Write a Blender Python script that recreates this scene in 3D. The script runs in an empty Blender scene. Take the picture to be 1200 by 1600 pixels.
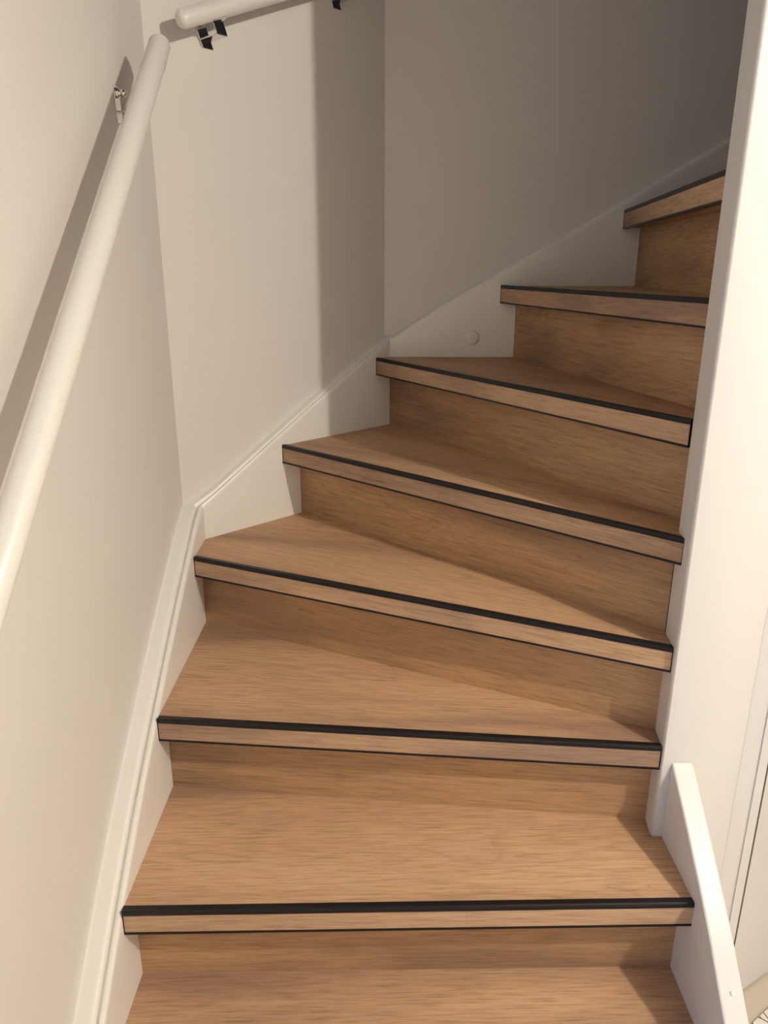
import bpy, bmesh, math
from mathutils import Vector, Matrix

# ------------------------------------------------------------------ camera, world, lamp values, exposure
scn = bpy.context.scene
COL = scn.collection
FPX, PITCH, ROLL, CAMZ = 1175.25, math.radians(18.06), math.radians(-0.11), 1.1578
cam_data = bpy.data.cameras.new('camera')
cam_data.sensor_fit = 'VERTICAL'
cam_data.sensor_height = 36.0
cam_data.lens = 36.0 * FPX / 1600.0
cam_data.clip_start = 0.02
cam = bpy.data.objects.new('camera', cam_data)
cam.matrix_world = (Matrix.Translation((0, 0, CAMZ)) @ Matrix.Rotation(math.pi / 2 - PITCH, 4, 'X')
                    @ Matrix.Rotation(-ROLL, 4, 'Z'))
COL.objects.link(cam)
scn.camera = cam

world = bpy.data.worlds.new('world')
world.use_nodes = True
scn.world = world
bg = world.node_tree.nodes['Background']
bg.inputs['Color'].default_value = (0.55, 0.70, 1.0, 1)
bg.inputs['Strength'].default_value = 0.02

LAMP_POS = (1.42, -0.10, 2.05)
LAMP_POWER = 93.0
LAMP_COLOR = (1.0, 0.895, 0.755)

# added cool fill behind the camera for the right-hand faces; no window stands here
wl = bpy.data.lights.new('cool_fill', 'AREA'); wl.shape = 'RECTANGLE'; wl.size = 1.1; wl.size_y = 1.2
wl.energy = 13.0; wl.color = (0.24, 0.48, 1.0)
wlo = bpy.data.objects.new('cool_fill', wl); COL.objects.link(wlo)
wlo.location = (-1.86, -0.85, 0.75); wlo.rotation_euler = (math.radians(90), 0, math.radians(-90))

scn.view_settings.view_transform = 'Standard'
scn.view_settings.look = 'None'
scn.view_settings.gamma = 1.0
scn.view_settings.use_curve_mapping = False
scn.view_settings.exposure = 0.0

# ------------------------------------------------------------------ materials
def new_mat(name):
    m = bpy.data.materials.new(name)
    m.use_nodes = True
    nt = m.node_tree
    return m, nt, nt.nodes['Principled BSDF']

def paint(name, col, rough, bump=0.0, scale=220.0, var=0.02, coat=0.0):
    m, nt, b = new_mat(name)
    N, L = nt.nodes, nt.links
    tc = N.new('ShaderNodeTexCoord')
    no = N.new('ShaderNodeTexNoise'); no.inputs['Scale'].default_value = 3.0; no.inputs['Detail'].default_value = 3
    L.new(tc.outputs['Object'], no.inputs['Vector'])
    mx = N.new('ShaderNodeMix'); mx.data_type = 'RGBA'
    mx.inputs[6].default_value = (*[c * (1 - var) for c in col], 1)
    mx.inputs[7].default_value = (*[min(1, c * (1 + var)) for c in col], 1)
    L.new(no.outputs['Fac'], mx.inputs[0]); L.new(mx.outputs[2], b.inputs['Base Color'])
    b.inputs['Roughness'].default_value = rough
    b.inputs['Coat Weight'].default_value = coat
    if bump:
        n2 = N.new('ShaderNodeTexNoise'); n2.inputs['Scale'].default_value = scale; n2.inputs['Detail'].default_value = 2
        L.new(tc.outputs['Object'], n2.inputs['Vector'])
        bp = N.new('ShaderNodeBump'); bp.inputs['Strength'].default_value = bump; bp.inputs['Distance'].default_value = 0.001
        L.new(n2.outputs['Fac'], bp.inputs['Height']); L.new(bp.outputs['Normal'], b.inputs['Normal'])
    return m

def oak(name, tint=(1, 1, 1), seed=0.0):
    m, nt, b = new_mat(name)
    N, L = nt.nodes, nt.links
    tc = N.new('ShaderNodeTexCoord'); oi = N.new('ShaderNodeObjectInfo')
    def math_(op, a, bb=None):
        n = N.new('ShaderNodeMath'); n.operation = op
        for i, v in enumerate((a, bb)):
            if v is None: continue
            if isinstance(v, (int, float)): n.inputs[i].default_value = v
            else: L.new(v, n.inputs[i])
        return n.outputs[0]
    off = N.new('ShaderNodeCombineXYZ')
    L.new(math_('MULTIPLY', oi.outputs['Random'], 23.0), off.inputs[0])
    L.new(math_('MULTIPLY', oi.outputs['Random'], 7.0), off.inputs[1])
    off.inputs[2].default_value = seed
    add = N.new('ShaderNodeVectorMath'); add.operation = 'ADD'
    L.new(tc.outputs['Object'], add.inputs[0]); L.new(off.outputs[0], add.inputs[1])
    def noise(sx, sy, detail, rough=0.5, dist=0.0):
        mp = N.new('ShaderNodeMapping'); mp.inputs['Scale'].default_value = (sx, sy, sy)
        L.new(add.outputs[0], mp.inputs['Vector'])
        n = N.new('ShaderNodeTexNoise'); n.inputs['Scale'].default_value = 1.0
        n.inputs['Detail'].default_value = detail; n.inputs['Roughness'].default_value = rough
        n.inputs['Distortion'].default_value = dist
        L.new(mp.outputs[0], n.inputs['Vector'])
        return n.outputs['Fac']
    def ramp(fac, stops):
        r = N.new('ShaderNodeValToRGB')
        while len(r.color_ramp.elements) < len(stops): r.color_ramp.elements.new(0.5)
        for e, (p, c) in zip(r.color_ramp.elements, stops):
            e.position = p; e.color = (*c, 1) if len(c) == 3 else c
        L.new(fac, r.inputs[0]); return r.outputs['Color']
    def mix(mode, fac, a, bb):
        n = N.new('ShaderNodeMix'); n.data_type = 'RGBA'; n.blend_type = mode
        if isinstance(fac, (int, float)): n.inputs[0].default_value = fac
        else: L.new(fac, n.inputs[0])
        for i, v in ((6, a), (7, bb)):
            if isinstance(v, tuple): n.inputs[i].default_value = (*v, 1)
            else: L.new(v, n.inputs[i])
        return n.outputs[2]
    broad = noise(1.0, 5.2, 3.0, 0.55, 0.5)
    t = lambda c: tuple(a * q for a, q in zip(c, tint))
    base = ramp(broad, [(0.38, t((0.39, 0.252, 0.172))), (0.48, t((0.54, 0.352, 0.218))), (0.58, t((0.64, 0.42, 0.252))), (0.72, t((0.69, 0.462, 0.286)))])
    # cathedral figure: contour lines of a smooth stretched field
    fld = noise(0.95, 6.5, 1.5, 0.45, 0.4)
    rings = math_('FRACT', math_('MULTIPLY', fld, 34.0))
    rl = ramp(rings, [(0.0, (0.70, 0.67, 0.64)), (0.22, (0.98, 0.98, 0.97)), (0.7, (1.0, 1.0, 1.0)), (1.0, (0.92, 0.91, 0.90))])
    msk = ramp(noise(0.9, 5.0, 2.0), [(0.48, (0.08, 0.08, 0.08)), (0.66, (0.75, 0.75, 0.75))])
    c1 = mix('MULTIPLY', msk, base, rl)
    # long fine fibres and pores
    fib = ramp(noise(13.0, 250.0, 4.0, 0.65), [(0.32, (0.70, 0.67, 0.64)), (0.5, (1.0, 1.0, 1.0)), (0.70, (1.16, 1.17, 1.19))])
    c2 = mix('MULTIPLY', 0.75, c1, fib)
    pore = noise(16.0, 420.0, 2.0, 0.6)
    pr = ramp(pore, [(0.30, (0.60, 0.56, 0.52)), (0.45, (1, 1, 1))])
    c3 = mix('MULTIPLY', 0.65, c2, pr)
    # few small pale knots / flecks
    fl = noise(9.0, 60.0, 2.0, 0.6)
    fr = ramp(fl, [(0.70, (0, 0, 0)), (0.78, (1, 1, 1))])
    c4 = mix('MIX', mix('MULTIPLY', 1.0, fr, (0.35, 0.35, 0.35)), c3, t((0.62, 0.42, 0.27)))
    L.new(c4, b.inputs['Base Color'])
    b.inputs['Roughness'].default_value = 0.60
    b.inputs['Specular IOR Level'].default_value = 0.28
    bp = N.new('ShaderNodeBump'); bp.inputs['Strength'].default_value = 0.25; bp.inputs['Distance'].default_value = 0.0006
    L.new(pore, bp.inputs['Height']); L.new(bp.outputs['Normal'], b.inputs['Normal'])
    return m

def simple(name, col, rough, metal=0.0, spec=0.5):
    m, nt, b = new_mat(name)
    N, L = nt.nodes, nt.links
    tc = N.new('ShaderNodeTexCoord'); no = N.new('ShaderNodeTexNoise'); no.inputs['Scale'].default_value = 60
    L.new(tc.outputs['Object'], no.inputs['Vector'])
    mr = N.new('ShaderNodeMapRange'); mr.inputs['To Min'].default_value = rough * 0.85; mr.inputs['To Max'].default_value = rough * 1.15
    L.new(no.outputs['Fac'], mr.inputs['Value']); L.new(mr.outputs[0], b.inputs['Roughness'])
    b.inputs['Base Color'].default_value = (*col, 1)
    b.inputs['Metallic'].default_value = metal
    b.inputs['Specular IOR Level'].default_value = spec
    return m

M_WALL = paint('wall_paint', (0.755, 0.725, 0.69), 0.85, bump=0.12, scale=260, var=0.012)
M_TRIM = paint('white_gloss_paint', (0.87, 0.85, 0.81), 0.34, bump=0.10, scale=45, var=0.008)
M_TRIM_DIM = paint('white_paint_dimmed', (0.76, 0.75, 0.735), 0.36, bump=0.08, scale=40, var=0.008)  # same white paint darkened, so lamplit newel and shaded outer stringer render dimmer
M_RAIL = paint('white_rail_lacquer', (0.80, 0.785, 0.75), 0.30, bump=0.08, scale=40, var=0.012)
M_CEIL = paint('ceiling_paint', (0.80, 0.79, 0.76), 0.9, var=0.01)
M_FLOOR = paint('pale_floor', (0.66, 0.58, 0.48), 0.5, var=0.04)
M_OAK = oak('oak_laminate', tint=(0.94, 0.915, 0.90))
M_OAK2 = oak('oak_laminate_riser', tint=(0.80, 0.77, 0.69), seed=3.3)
M_OAK3 = oak('oak_nosing_inlay', tint=(0.86, 0.88, 0.92), seed=6.1)
M_BLACK = simple('black_profile', (0.008, 0.0075, 0.009), 0.40, spec=0.35)
M_CHROME = simple('chrome', (0.72, 0.72, 0.70), 0.10, metal=1.0)
M_GAP = simple('brown_grey_gap_shade', (0.10, 0.085, 0.07), 0.7)  # dark tone standing for the shade in the door gap
M_LAMP = simple('lamp_metal', (0.6, 0.6, 0.6), 0.4, metal=1.0)

def rug_mat():
    m, nt, b = new_mat('rug_print')
    N, L = nt.nodes, nt.links
    tc = N.new('ShaderNodeTexCoord')
    v = N.new('ShaderNodeTexVoronoi'); v.feature = 'DISTANCE_TO_EDGE'; v.inputs['Scale'].default_value = 38
    L.new(tc.outputs['Object'], v.inputs['Vector'])
    r = N.new('ShaderNodeValToRGB')
    r.color_ramp.elements[0].position = 0.035; r.color_ramp.elements[0].color = (0.10, 0.08, 0.07, 1)
    r.color_ramp.elements[1].position = 0.06; r.color_ramp.elements[1].color = (0.86, 0.82, 0.76, 1)
    L.new(v.outputs['Distance'], r.inputs[0]); L.new(r.outputs[0], b.inputs['Base Color'])
    b.inputs['Roughness'].default_value = 0.8
    return m
M_RUG = rug_mat()

# ------------------------------------------------------------------ helpers
def link(name, me, mat, parent=None):
    o = bpy.data.objects.new(name, me)
    COL.objects.link(o)
    if mat: me.materials.append(mat)
    if parent: o.parent = parent
    return o

def mesh_from(verts, faces, name, smooth=False, weld=False):
    me = bpy.data.meshes.new(name)
    me.from_pydata([tuple(v) for v in verts], [], faces)
    bm = bmesh.new(); bm.from_mesh(me)
    if weld: bmesh.ops.remove_doubles(bm, verts=bm.verts, dist=1e-6)
    bmesh.ops.recalc_face_normals(bm, faces=bm.faces)
    bm.to_mesh(me); bm.free()
    if smooth:
        for p in me.polygons: p.use_smooth = True
    return me

def prism(poly, z0, z1, name='prism'):
    n = len(poly)
    v = [(x, y, z0) for x, y in poly] + [(x, y, z1) for x, y in poly]
    f = [tuple(range(n))[::-1], tuple(range(n, 2 * n))] + [(i, (i + 1) % n, n + (i + 1) % n, n + i) for i in range(n)]
    return mesh_from(v, f, name)

def box(x0, x1, y0, y1, z0, z1): return prism([(x0, y0), (x1, y0), (x1, y1), (x0, y1)], z0, z1)

def bevel(o, w, seg=2, angle=30):
    m = o.modifiers.new('bevel', 'BEVEL'); m.width = w; m.segments = seg
    m.limit_method = 'ANGLE'; m.angle_limit = math.radians(angle)
    m.harden_normals = False
    for p in o.data.polygons: p.use_smooth = True
    w_ = o.modifiers.new('weighted', 'WEIGHTED_NORMAL'); w_.keep_sharp = True
    return o

def structure(name, me, mat, parent=None):
    o = link(name, me, mat, parent)
    if not parent: o['kind'] = 'structure'
    return o

def thing(name, label, cat, loc=(0, 0, 0), group=None):
    o = bpy.data.objects.new(name, None); COL.objects.link(o)
    o.location = loc; o.empty_display_size = 0.05
    o['label'] = label; o['category'] = cat
    if group: o['group'] = group
    return o

def sweep_profile(prof, length, x0=0.0):
    """prof: list of (y, z); extruded along local x"""
    n = len(prof)
    v = [(x0, y, z) for y, z in prof] + [(x0 + length, y, z) for y, z in prof]
    f = [tuple(range(n)), tuple(range(n, 2 * n))[::-1]] + [(i, (i + 1) % n, n + (i + 1) % n, n + i) for i in range(n)]
    return v, f

def lathe(prof, axis_o, axis_d, name, seg=28):
    """prof: list of (s along axis, radius)"""
    d = Vector(axis_d).normalized(); o = Vector(axis_o)
    a = d.orthogonal().normalized(); b = d.cross(a)
    v, f, rings = [], [], []
    for s, r in prof:
        if r < 1e-6:
            rings.append([len(v)]); v.append(o + d * s)
        else:
            rings.append(list(range(len(v), len(v) + seg)))
            for i in range(seg):
                t = 2 * math.pi * i / seg
                v.append(o + d * s + a * (r * math.cos(t)) + b * (r * math.sin(t)))
    for A, B in zip(rings, rings[1:]):
        for i in range(seg):
            j = (i + 1) % seg
            if len(A) == 1 and len(B) == 1: continue
            if len(A) == 1: f.append((A[0], B[i], B[j]))
            elif len(B) == 1: f.append((A[i], A[j], B[0]))
            else: f.append((A[i], A[j], B[j], B[i]))
    if len(rings[0]) > 1: f.append(tuple(rings[0]))
    if len(rings[-1]) > 1: f.append(tuple(rings[-1]))
    return mesh_from(v, f, name, smooth=True)

# ------------------------------------------------------------------ plan geometry (metres; tread 0 top is z = 0)
H = 0.185
ZF = -2 * H                       # hall floor
XA = -0.414                       # left stringer face
YC = 2.07                         # back stringer face
BC = 2.055                        # diagonal stringer face: y = x + BC
AB = (XA, XA + BC); BCc = (YC - BC, YC)
TA, TB, TC = 0.046, 0.032, 0.030  # stringer thicknesses
wx = XA - TA                      # left wall face
bo = BC + TB * math.sqrt(2)       # diagonal wall face: y = x + bo
wy = YC + TC                      # back wall face
UP = 3.2

# ------------------------------------------------------------------ the setting
structure('floor', prism([(-2.0, -1.7), (2.7, -1.7), (2.7, 2.22), (-2.0, 2.22)], ZF - 0.1, ZF), M_FLOOR)
wT = 0.12
structure('wall_left', prism([(wx, 0.35), (wx, wx + bo), (wx - wT, wx + bo + 0.05), (wx - wT, 0.35)], ZF, UP), M_WALL)
structure('wall_back_left', prism([(wx, wx + bo), (wy - bo, wy), (wy - bo - 0.05, wy + wT), (wx - wT, wx + bo + 0.05)], ZF, UP), M_WALL)
structure('wall_back', prism([(wy - bo, wy), (2.6, wy), (2.6, wy + wT), (wy - bo - 0.05, wy + wT)], ZF, UP), M_WALL)
# partition beside the newel, with the cupboard opening
v = []
me = prism([(0.620, 1.0), (2.6, 1.0), (2.6, UP), (0.620, UP)], 1.11, 1.18)      # drawn in x-z, then stood up
me.transform(Matrix(((1, 0, 0, 0), (0, 0, 1, 0), (0, 1, 0, 0), (0, 0, 0, 1)))); me.flip_normals()
wr = structure('wall_right', me, M_WALL)
structure('wall_right_lower', box(1.33, 2.6, 1.11, 1.18, ZF, 1.0), M_WALL)
structure('wall_hall_right', box(2.6, 2.7, -1.6, 1.18, ZF, 2.13), M_WALL)
structure('wall_front', box(-2.0, 2.7, -1.7, -1.6, ZF, 2.13), M_WALL)
structure('ceiling', prism([(0.50, -2.0), (2.7, -2.0), (2.7, 1.105), (0.50, 1.105)], 2.13, 2.42), M_CEIL)
structure('ceiling_lower', box(-2.0, 0.499, -1.7, -0.65, 2.13, 2.2), M_CEIL)
structure('wall_hall_left', box(-2.0, -1.9, -1.6, 0.35, ZF, 2.13), M_WALL)
structure('wall_hall_back', box(-2.0, wx - wT, 0.35, 0.45, ZF, 2.13), M_WALL)

# casing, jamb and cupboard door
t1 = structure('trim_1', box(0.6190, 0.643, 1.1047, 1.18, ZF, 1.03), M_TRIM_DIM)
structure('trim_2', box(0.643, 0.650, 1.1062, 1.18, ZF, 1.03), M_TRIM_DIM)
t3 = structure('trim_3', box(0.650, 0.6655, 1.1035, 1.165, ZF, 1.03), M_TRIM_DIM); bevel(t3, 0.001)
structure('gap_shade_strip', box(0.6655, 0.6685, 1.104, 1.16, ZF, 1.0), M_GAP, t3)  # dark strip put in for the shaded gap between jamb and leaf
structure('trim_4', box(0.620, 1.36, 1.0985, 1.1095, 1.03, 1.09), M_TRIM)
structure('trim_5', box(1.33, 1.36, 1.0985, 1.1095, ZF, 1.03), M_TRIM)
door = bpy.data.objects.new('door_1', None); COL.objects.link(door)
door.location = (0.672, 1.168, ZF + 0.006); door.rotation_euler = (0, 0, math.radians(31)); door['kind'] = 'structure'
leaf = link('door_leaf', box(0, 0.60, 0.012, 0.040, 0, 1.35), M_TRIM_DIM, door)
# raised stile and rail frame on the leaf
for nm, b_ in (('stile', (0, 0.085, 0, 0.012, 0, 1.35)), ('stile', (0.515, 0.60, 0, 0.012, 0, 1.35)),
               ('rail', (0.085, 0.515, 0, 0.012, 1.26, 1.35))):
    bevel(link(nm, box(*b_), M_TRIM_DIM, door), 0.0015)

# ------------------------------------------------------------------ staircase
stair = thing('staircase', 'winding staircase of oak laminate steps with black nosing strips between white stringers', 'staircase', (0, 0, 0))

F = {-1: ((XA, 0.430), (0.501, 0.452)), 0: ((XA, 0.682), (0.501, 0.703)), 1: ((XA, 0.934), (0.5015, 0.953)),
     2: ((XA, 1.187), (0.480, 1.106)), 3: ((XA, 1.523), (0.481, 1.116)), 4: ((-0.2505, 1.8045), (0.484, 1.137)),
     5: ((-0.0218, 2.033), (0.489, 1.184)), 6: ((0.307, YC), (0.503, 1.2085)), 7: ((0.614, YC), (0.507, 1.212))}
R = {-1: ((XA, 0.481), (0.5, 0.500)), 0: ((XA, 0.733), (0.5, 0.751)), 1: ((XA, 0.985), (0.5, 1.001)),
     2: ((XA, 1.241), (0.4865, 1.150)), 3: ((XA, 1.587), (0.489, 1.160)), 4: ((-0.2125, 1.8425), (0.489, 1.180)),
     5: ((0.0145, YC), (0.540, 1.196)), 6: ((0.349, YC), (0.563, 1.200)), 7: ((0.659, YC), (0.583, 1.200)), 8: ((1.0, YC), (0.64, 1.19))}
NEWEL = [(0.480, 1.105), (0.620, 1.105), (0.620, 1.180), (0.489, 1.180)]

def local(pt, o, ang):
    dx, dy = pt[0] - o[0], pt[1] - o[1]
    c, s = math.cos(ang), math.sin(ang)
    return (dx * c + dy * s, -dx * s + dy * c)

def cut_front(A, B, d):
    dx, dy = B[0] - A[0], B[1] - A[1]; l = math.hypot(dx, dy)
    n = (-dy / l, dx / l)
    return (A[0] + n[0] * d, A[1] + n[1] * d), (B[0] + n[0] * d, B[1] + n[1] * d)

NOSE_D = 0.0135
for k in range(-1, 8):
    A, B = F[k]
    ang = math.atan2(B[1] - A[1], B[0] - A[0]); length = math.hypot(B[0] - A[0], B[1] - A[1])
    fa, fb = cut_front(A, B, NOSE_D)
    # snap the left end of the tread board to the stringer it meets
    if k <= 3: fa = (XA, fa[1])
    elif k <= 5:
        s_ = (fa[0] + BC - fa[1]) / (1 * math.sin(ang) - math.cos(ang)) if abs(math.sin(ang) - math.cos(ang)) > 1e-6 else 0
        fa = (fa[0] + s_ * math.cos(ang), fa[1] + s_ * math.sin(ang))
    else:
        s_ = (YC - fa[1]) / math.sin(ang); fa = (fa[0] + s_ * math.cos(ang), YC)
    rl, rr = R[k + 1]
    poly = [fa, fb]
    if k == 1: poly = [fa, (0.5005, fb[1]), (0.5005, 1.1045), (0.4795, 1.1045)]
    elif k < 1: poly = [fa, (0.5005, fb[1])]
    elif k in (2, 3): pass
    elif k in (4, 5): poly += [(0.489, 1.1815)] if k == 4 else [(0.500, 1.1815)]
    elif k >= 6: poly += [(0.515, 1.1815)]
    if k == 7: poly += [(1.349, 1.1815), (1.349, YC)]
    else:
        # a few millimetres under the riser above
        ra, rb = cut_front(rl, rr, 0.006)
        poly += [(rb[0], rb[1]), (rl[0], ra[1]) if k + 1 <= 3 else ra if k + 1 == 4 else (ra[0], YC)]
        if k == 3: poly[-1] = (ra[0] , ra[0] + BC); poly.append(AB)
        if k == 4: poly[-1] = BCc
        if k == 5: poly.append(BCc)
    P = [local(p, A, ang) for p in poly]
    tr = link('tread', prism(P, -0.041, 0.0005), M_OAK, stair)
    tr.location = (A[0], A[1], k * H); tr.rotation_euler = (0, 0, ang)
    # wooden inlay on the nosing front
    v, f = sweep_profile([(0.0008, -0.0065), (0.0134, -0.0065), (0.0134, -0.0400), (0.0008, -0.0400)], length - 0.003, 0.0015)
    link('nosing_inlay', mesh_from(v, f, 'inlay'), M_OAK3, tr)
    # black profile: top strip with a rounded lip, lower lip, end caps
    lipp = [(0.0134, 0.0016), (0.0040, 0.0022), (0.0022, 0.0030), (0.0006, 0.0022), (-0.0004, 0.0004), (-0.0006, -0.0025), (-0.0002, -0.0062), (0.0134, -0.0062)]
    v, f = sweep_profile(lipp, length)
    v2, f2 = sweep_profile([(-0.0006, -0.0402), (0.0134, -0.0402), (0.0134, -0.0436), (-0.0006, -0.0436)], length)
    f += [tuple(i + len(v) for i in q) for q in f2]; v += v2
    for x0 in (0.0, length - 0.0009):
        v2, f2 = sweep_profile([(-0.0002, -0.0062), (0.0134, -0.0062), (0.0134, -0.0408), (-0.0002, -0.0408)], 0.0009, x0)
        f += [tuple(i + len(v) for i in q) for q in f2]; v += v2
    link('nosing_strip', mesh_from(v, f, 'strip'), M_BLACK, tr)
    # riser below this nosing
    ra, rb = R[k]
    rang = math.atan2(rb[1] - ra[1], rb[0] - ra[0]); rlen = math.hypot(rb[0] - ra[0], rb[1] - ra[1])
    z0 = -H + 0.0006
    v = [(x, y, z) for z in (z0, -0.0415) for x, y in ((0, 0), (rlen, 0), (rlen, 0.010), (0, 0.010))]
    f = [(0, 1, 2, 3), (4, 5, 6, 7), (0, 1, 5, 4), (1, 2, 6, 5), (2, 3, 7, 6), (3, 0, 4, 7)]
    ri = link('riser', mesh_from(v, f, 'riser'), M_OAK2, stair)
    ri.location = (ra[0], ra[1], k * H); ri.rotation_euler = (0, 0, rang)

# stringers against the walls: one moulded board per wall, mitred at the corners
PROF = [(0.0, -0.013), (0.03, -0.0070), (0.09, -0.0035), (0.17, -0.003), (0.23, -0.0055), (0.27, -0.0105), (0.33, -0.0110),
        (0.37, -0.0050), (0.44, -0.0008), (0.52, 0.0), (0.90, 0.0), (1.0, 0.0008)]
def catmull(pts, per=5):
    out = []
    P = [pts[0]] + list(pts) + [pts[-1]]
    for i in range(1, len(P) - 2):
        p0, p1, p2, p3 = P[i - 1], P[i], P[i + 1], P[i + 2]
        for j in range(per):
            t = j / per
            out.append(tuple(0.5 * ((2 * b) + (c - a) * t + (2 * a - 5 * b + 4 * c - d) * t * t + (-a + 3 * b - 3 * c + d) * t ** 3)
                             for a, b, c, d in zip(p0, p1, p2, p3)))
    out.append(pts[-1]); return out

def stringer_board(path, offs, name, prof=PROF, depth=0.46, mat=M_TRIM, parent=stair, zmin=ZF):
    """path: (x,y,ztop) on the inner face; offs(i, u) -> plan offset at profile position u in 0..1"""
    v, f = [], []; m = len(prof) + 2
    for i, (x, y, z) in enumerate(path):
        for u, dz in prof:
            ox, oy = offs(i, u); v.append((x + ox, y + oy, z + dz))
        zb = max(z - depth, zmin)
        for u in (1.0, 0.0):
            ox, oy = offs(i, u); v.append((x + ox, y + oy, zb))
    for i in range(len(path) - 1):
        for j in range(m):
            a, b = i * m + j, i * m + (j + 1) % m
            f.append((a, b, b + m, a + m))
    f.append(tuple(range(m))); f.append(tuple(range((len(path) - 1) * m, len(path) * m))[::-1])
    o = link(name, mesh_from(v, f, name), mat, parent)
    for p in o.data.polygons: p.use_smooth = False
    return o

pa = catmull([(XA, 0.36, -0.345), (XA, 0.60, -0.125), (XA, 0.72, -0.012), (XA, 0.83, 0.093), (XA, 0.988, 0.229), (XA, 1.10, 0.312),
              (XA, 1.217, 0.392), (XA, 1.35, 0.478), (XA, 1.48, 0.557), (XA, 1.58, 0.615), (XA, AB[1], 0.640)])
# outer end of board A must land on the wall corner, inner end on AB
def offA(i, u):
    if i == len(pa) - 1:
        return (-TA * u, (wx + bo - AB[1]) * u)
    return (-TA * u, 0.0)
stringer_board(pa, offA, 'wall_stringer')
nB = (-math.sqrt(.5), math.sqrt(.5))
pb = []
for i in range(15):
    t = i / 14; z = 0.640 + (0.978 - 0.640) * t + 0.004 * math.sin(math.pi * t)
    pb.append((AB[0] + (BCc[0] - AB[0]) * t, AB[1] + (BCc[1] - AB[1]) * t, z))
def offB(i, u):
    if i == 0: return (-TA * u, (wx + bo - AB[1]) * u)
    if i == len(pb) - 1: return ((wy - bo - BCc[0]) * u, TC * u)
    return (nB[0] * TB * u, nB[1] * TB * u)
stringer_board(pb, offB, 'wall_stringer')
pc = catmull([(BCc[0], YC, 0.978), (0.032, YC, 0.983), (0.06, YC, 1.002), (0.171, YC, 1.071), (0.336, YC, 1.164), (0.496, YC, 1.253), (0.652, YC, 1.342),
              (0.86, YC, 1.464), (1.1, YC, 1.60), (1.348, YC, 1.742)])
def offC(i, u):
    if i == 0: return ((wy - bo - BCc[0]) * u, TC * u)
    return (0.0, TC * u)
sc = stringer_board(pc, offC, 'wall_stringer')
# round cover cap on the back stringer
link('cover_cap', lathe([(0, 0.0185), (0.0022, 0.0185), (0.0036, 0.016), (0.0042, 0.010), (0.0044, 0)], (0.2365, YC - 0.0002, 0.9765), (0, -1, 0), 'cap', 32), M_TRIM, sc)

# free outer stringer on the right
po = [(0.50, y, z) for y, z in ((0.36, -0.345), (0.60, -0.100), (0.814, 0.103), (0.903, 0.188), (1.0, 0.265), (1.1045, 0.341))]
po = catmull(po, 4)
so = stringer_board(po, lambda i, u: (0.037 * u, 0.0), 'outer_stringer',
                    prof=[(0, -0.003), (0.03, -0.001), (0.09, 0), (0.86, 0), (0.95, -0.001), (1.0, -0.004)], depth=0.50, mat=M_TRIM_DIM)
link('screw_cap', lathe([(0, 0.0032), (0.0007, 0.0030), (0.0009, 0)], (0.5195, 0.842, 0.1315), (0, -0.66, 0.75), 'scap', 16), M_TRIM, so)

nw = link('newel_post', prism(NEWEL, ZF, UP - 0.001), M_TRIM_DIM, stair)
wt = nw.data.attributes.new('bevel_weight_edge', 'FLOAT', 'EDGE')
for ed in nw.data.edges:
    a_, b_ = (nw.data.vertices[i].co for i in ed.vertices)
    if abs(a_.z - b_.z) > 1 and a_.x < 0.55: wt.data[ed.index].value = 1.0
for p in nw.data.polygons: p.use_smooth = True
mb = nw.modifiers.new('bevel', 'BEVEL'); mb.width = 0.006; mb.segments = 4; mb.limit_method = 'WEIGHT'
nw.modifiers.new('weighted', 'WEIGHTED_NORMAL')

# ------------------------------------------------------------------ handrails
def box_mesh(c, ax, ay, az, sx, sy, sz):
    c, ax, ay, az = Vector(c), Vector(ax).normalized(), Vector(ay).normalized(), Vector(az).normalized()
    v = [c + ax * (i * sx / 2) + ay * (j * sy / 2) + az * (k * sz / 2) for k in (-1, 1) for i, j in ((-1, -1), (1, -1), (1, 1), (-1, 1))]
    f = [(0, 1, 2, 3), (4, 5, 6, 7), (0, 1, 5, 4), (1, 2, 6, 5), (2, 3, 7, 6), (3, 0, 4, 7)]
    return v, f

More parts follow.
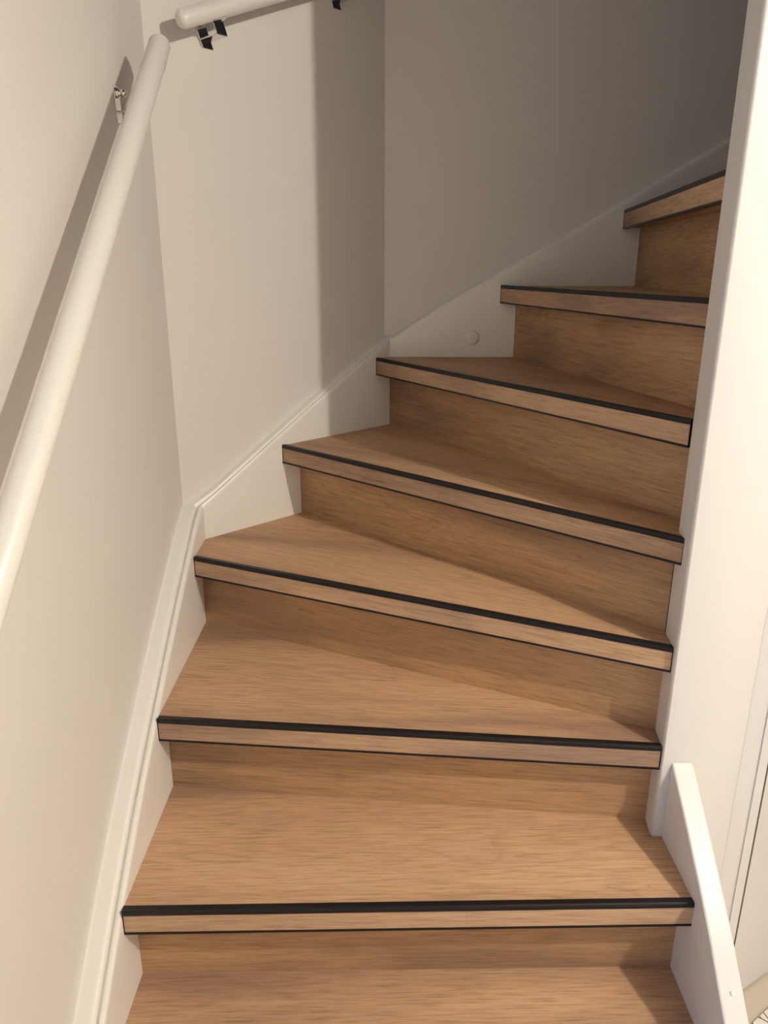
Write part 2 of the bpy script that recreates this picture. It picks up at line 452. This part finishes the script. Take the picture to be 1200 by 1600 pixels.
def bracket(parent, axis_pt, out, along, up, dist, rad, rail_dir, off=0.0, arm_drop=0.012, reach=1.0, plate=0.058):
    """axis_pt: the rail axis projected onto the wall. Plate on the wall, folded arm and a saddle screwed under the rail"""
    out = Vector(out).normalized(); al = Vector(along).normalized(); up = Vector(up).normalized()
    A0 = Vector(axis_pt); w = A0 - up * off
    W = 0.025
    v_, f_ = box_mesh(w + out * 0.0012, al, up, out, W, plate, 0.0024)     # wall plate
    br = link('bracket', mesh_from(v_, f_, 'plate'), M_CHROME, parent)
    bevel(br, 0.0007, 2)
    root_v, root_f = [], []
    def add(c, ax, ay, az, sx, sy, sz):
        v_, f_ = box_mesh(c, ax, ay, az, sx, sy, sz)
        root_f.extend(tuple(i + len(root_v) for i in q) for q in f_); root_v.extend(v_)
    a0 = w - up * arm_drop
    add(a0 + out * (dist * reach / 2), al, up, out, W, 0.0026, dist * reach - 0.002)          # arm
    p0 = a0 + out * (dist * reach - 0.001); p1 = A0 - up * rad * 0.98 + out * (dist * (0.4 + 0.6 * reach) - 0.001)
    add((p0 + p1) / 2, al, p1 - p0, al.cross(p1 - p0), W, (p1 - p0).length, 0.0026)
    a2 = link('arm', mesh_from(root_v, root_f, 'arm'), M_CHROME, br); bevel(a2, 0.0006, 2)
    # saddle: curved strip hugging the rail's underside
    rd = Vector(rail_dir).normalized(); sd = rd.cross(Vector(out)).normalized()
    if sd.z > 0: sd = -sd
    side = rd.cross(sd).normalized()
    c0 = A0 + out * dist
    v_, f_ = [], []; n = 8
    for s in (-0.017, 0.017):
        for r_ in (rad + 0.0002, rad + 0.0022):
            for i in range(n + 1):
                t = math.radians(-38 + 76 * i / n)
                v_.append(c0 + rd * s + (sd * math.cos(t) + side * math.sin(t)) * r_)
    m = n + 1
    for i in range(n):
        f_ += [(i, i + 1, 2 * m + i + 1, 2 * m + i), (m + i, m + i + 1, 3 * m + i + 1, 3 * m + i),
               (i, i + 1, m + i + 1, m + i), (2 * m + i, 2 * m + i + 1, 3 * m + i + 1, 3 * m + i)]
    f_ += [(0, m, 3 * m, 2 * m), (n, m + n, 3 * m + n, 2 * m + n)]
    link('saddle', mesh_from(v_, f_, 'saddle', smooth=False), M_CHROME, br)
    sc_ = w + up * 0.018 + out * 0.002
    link('screw', lathe([(0, 0.0088), (0.002, 0.0092), (0.0042, 0.0074), (0.006, 0.0052), (0.009, 0.0062), (0.0130, 0.0062), (0.016, 0.004), (0.0172, 0)], sc_, out, 'screw', 18), M_CHROME, br)
    return br

def rail(name, label, p_end, direction, length, rad, cap):
    t = thing(name, label, 'handrail', p_end, group='white round wall handrails')
    d = Vector(direction).normalized()
    me = lathe([(s, r) for s, r in cap(rad)] + [(length, rad), (length + rad * 0.4, rad * 0.8), (length + rad * 0.5, 0)], (0, 0, 0), d, 'rail', 40)
    link('rail', me, M_RAIL, t)
    return t

# lower rail along the left wall
XR, RR = -0.385, 0.0183
slA, aA = 0.839, 0.285
endA = (XR, 1.4745, aA + slA * 1.4745)
flat = lambda r: [(0, 0), (0, r * 0.55), (0.0012, r * 0.78), (0.004, r * 0.92), (0.009, r)]
hrA = rail('handrail', 'long white round handrail rising steeply along the left wall, in the foreground', endA, (0, -1, -slA), 1.38, RR, flat)
def place(o_parent):  # bracket coordinates are given in world space; the parent empty sits at the rail end
    return Vector(o_parent.location)
def add_bracket(t, *a, **k):
    b_ = bracket(t, *a, **k)
    b_.matrix_parent_inverse = Matrix.Translation(-Vector(t.location))
    return b_
for yb, off in ((1.437, 0.070), (0.60, 0.045)):
    add_bracket(hrA, (wx, yb, aA + slA * yb), (1, 0, 0), (0, 1, 0), (0, -0.12, 1), XR - wx, RR, (0, 1, slA), off=off, reach=0.6)
# upper rail along the diagonal wall
PBw = Vector((wx, wx + bo, 0)); dB = Vector((1, 1, 0)).normalized(); oB = Vector((1, -1, 0)).normalized()
RB = 0.0172; DB = 0.062; s0 = 0.040; zB0 = 1.5802; slB = 0.397
endB = PBw + dB * s0 + oB * DB + Vector((0, 0, zB0 + slB * s0))
dome = lambda r: [(0, 0), (0.0004, r * 0.30), (0.0018, r * 0.58), (0.0045, r * 0.80), (0.0085, r * 0.94), (0.0135, r)]
hrB = rail('handrail', 'short white round handrail with a domed end, high on the diagonal wall at the top', endB, (dB.x, dB.y, slB), 0.50, RB, dome)
upB = (Vector((0, 0, 1)) - dB * slB).normalized()
for s in (0.122, 0.474):
    A0 = PBw + dB * s + Vector((0, 0, zB0 + slB * s))
    add_bracket(hrB, A0, oB, dB, upB, DB, RB, (dB.x, dB.y, slB), off=0.026, arm_drop=0.015, plate=0.060)

# ------------------------------------------------------------------ rug in front of the cupboard door
e = Vector((0.755, 0.656, 0)).normalized(); g = Vector((e.y, -e.x, 0))
a0 = Vector((0.770, 1.172, 0))
cs = [a0, a0 + g * 0.9, a0 + g * 0.9 + e * 0.6, a0 + e * 0.6 ]
cs = [a0, a0 + g * 0.8 , a0 + g * 0.8 + e * 0.55, a0 + e * 0.17 + g * 0.02]
rug = link('rug', prism([(c.x, c.y) for c in cs], ZF + 0.001, ZF + 0.009), M_RUG)
rug['label'] = 'white rug with thin dark geometric lines on the floor by the cupboard door'; rug['category'] = 'rug'
bevel(rug, 0.003)

# ------------------------------------------------------------------ ceiling lamp of the hall (outside the frame)
lt = thing('ceiling_lamp', 'small metal ceiling lamp hanging in the hall right of the stairs', 'lamp', (LAMP_POS[0], LAMP_POS[1], 2.13))
link('canopy', lathe([(0, 0), (0, 0.05), (-0.012, 0.05), (-0.018, 0.042), (-0.018, 0)], (0, 0, 0), (0, 0, 1), 'canopy'), M_LAMP, lt)
link('socket', lathe([(-0.018, 0), (-0.018, 0.014), (-0.045, 0.016), (-0.045, 0)], (0, 0, 0), (0, 0, 1), 'socket'), M_LAMP, lt)
ld = bpy.data.lights.new('bulb', 'POINT'); ld.energy = LAMP_POWER; ld.color = LAMP_COLOR; ld.shadow_soft_size = 0.018
lo = bpy.data.objects.new('bulb', ld); COL.objects.link(lo); lo.parent = lt
lo.location = (0, 0, LAMP_POS[2] - 2.13)
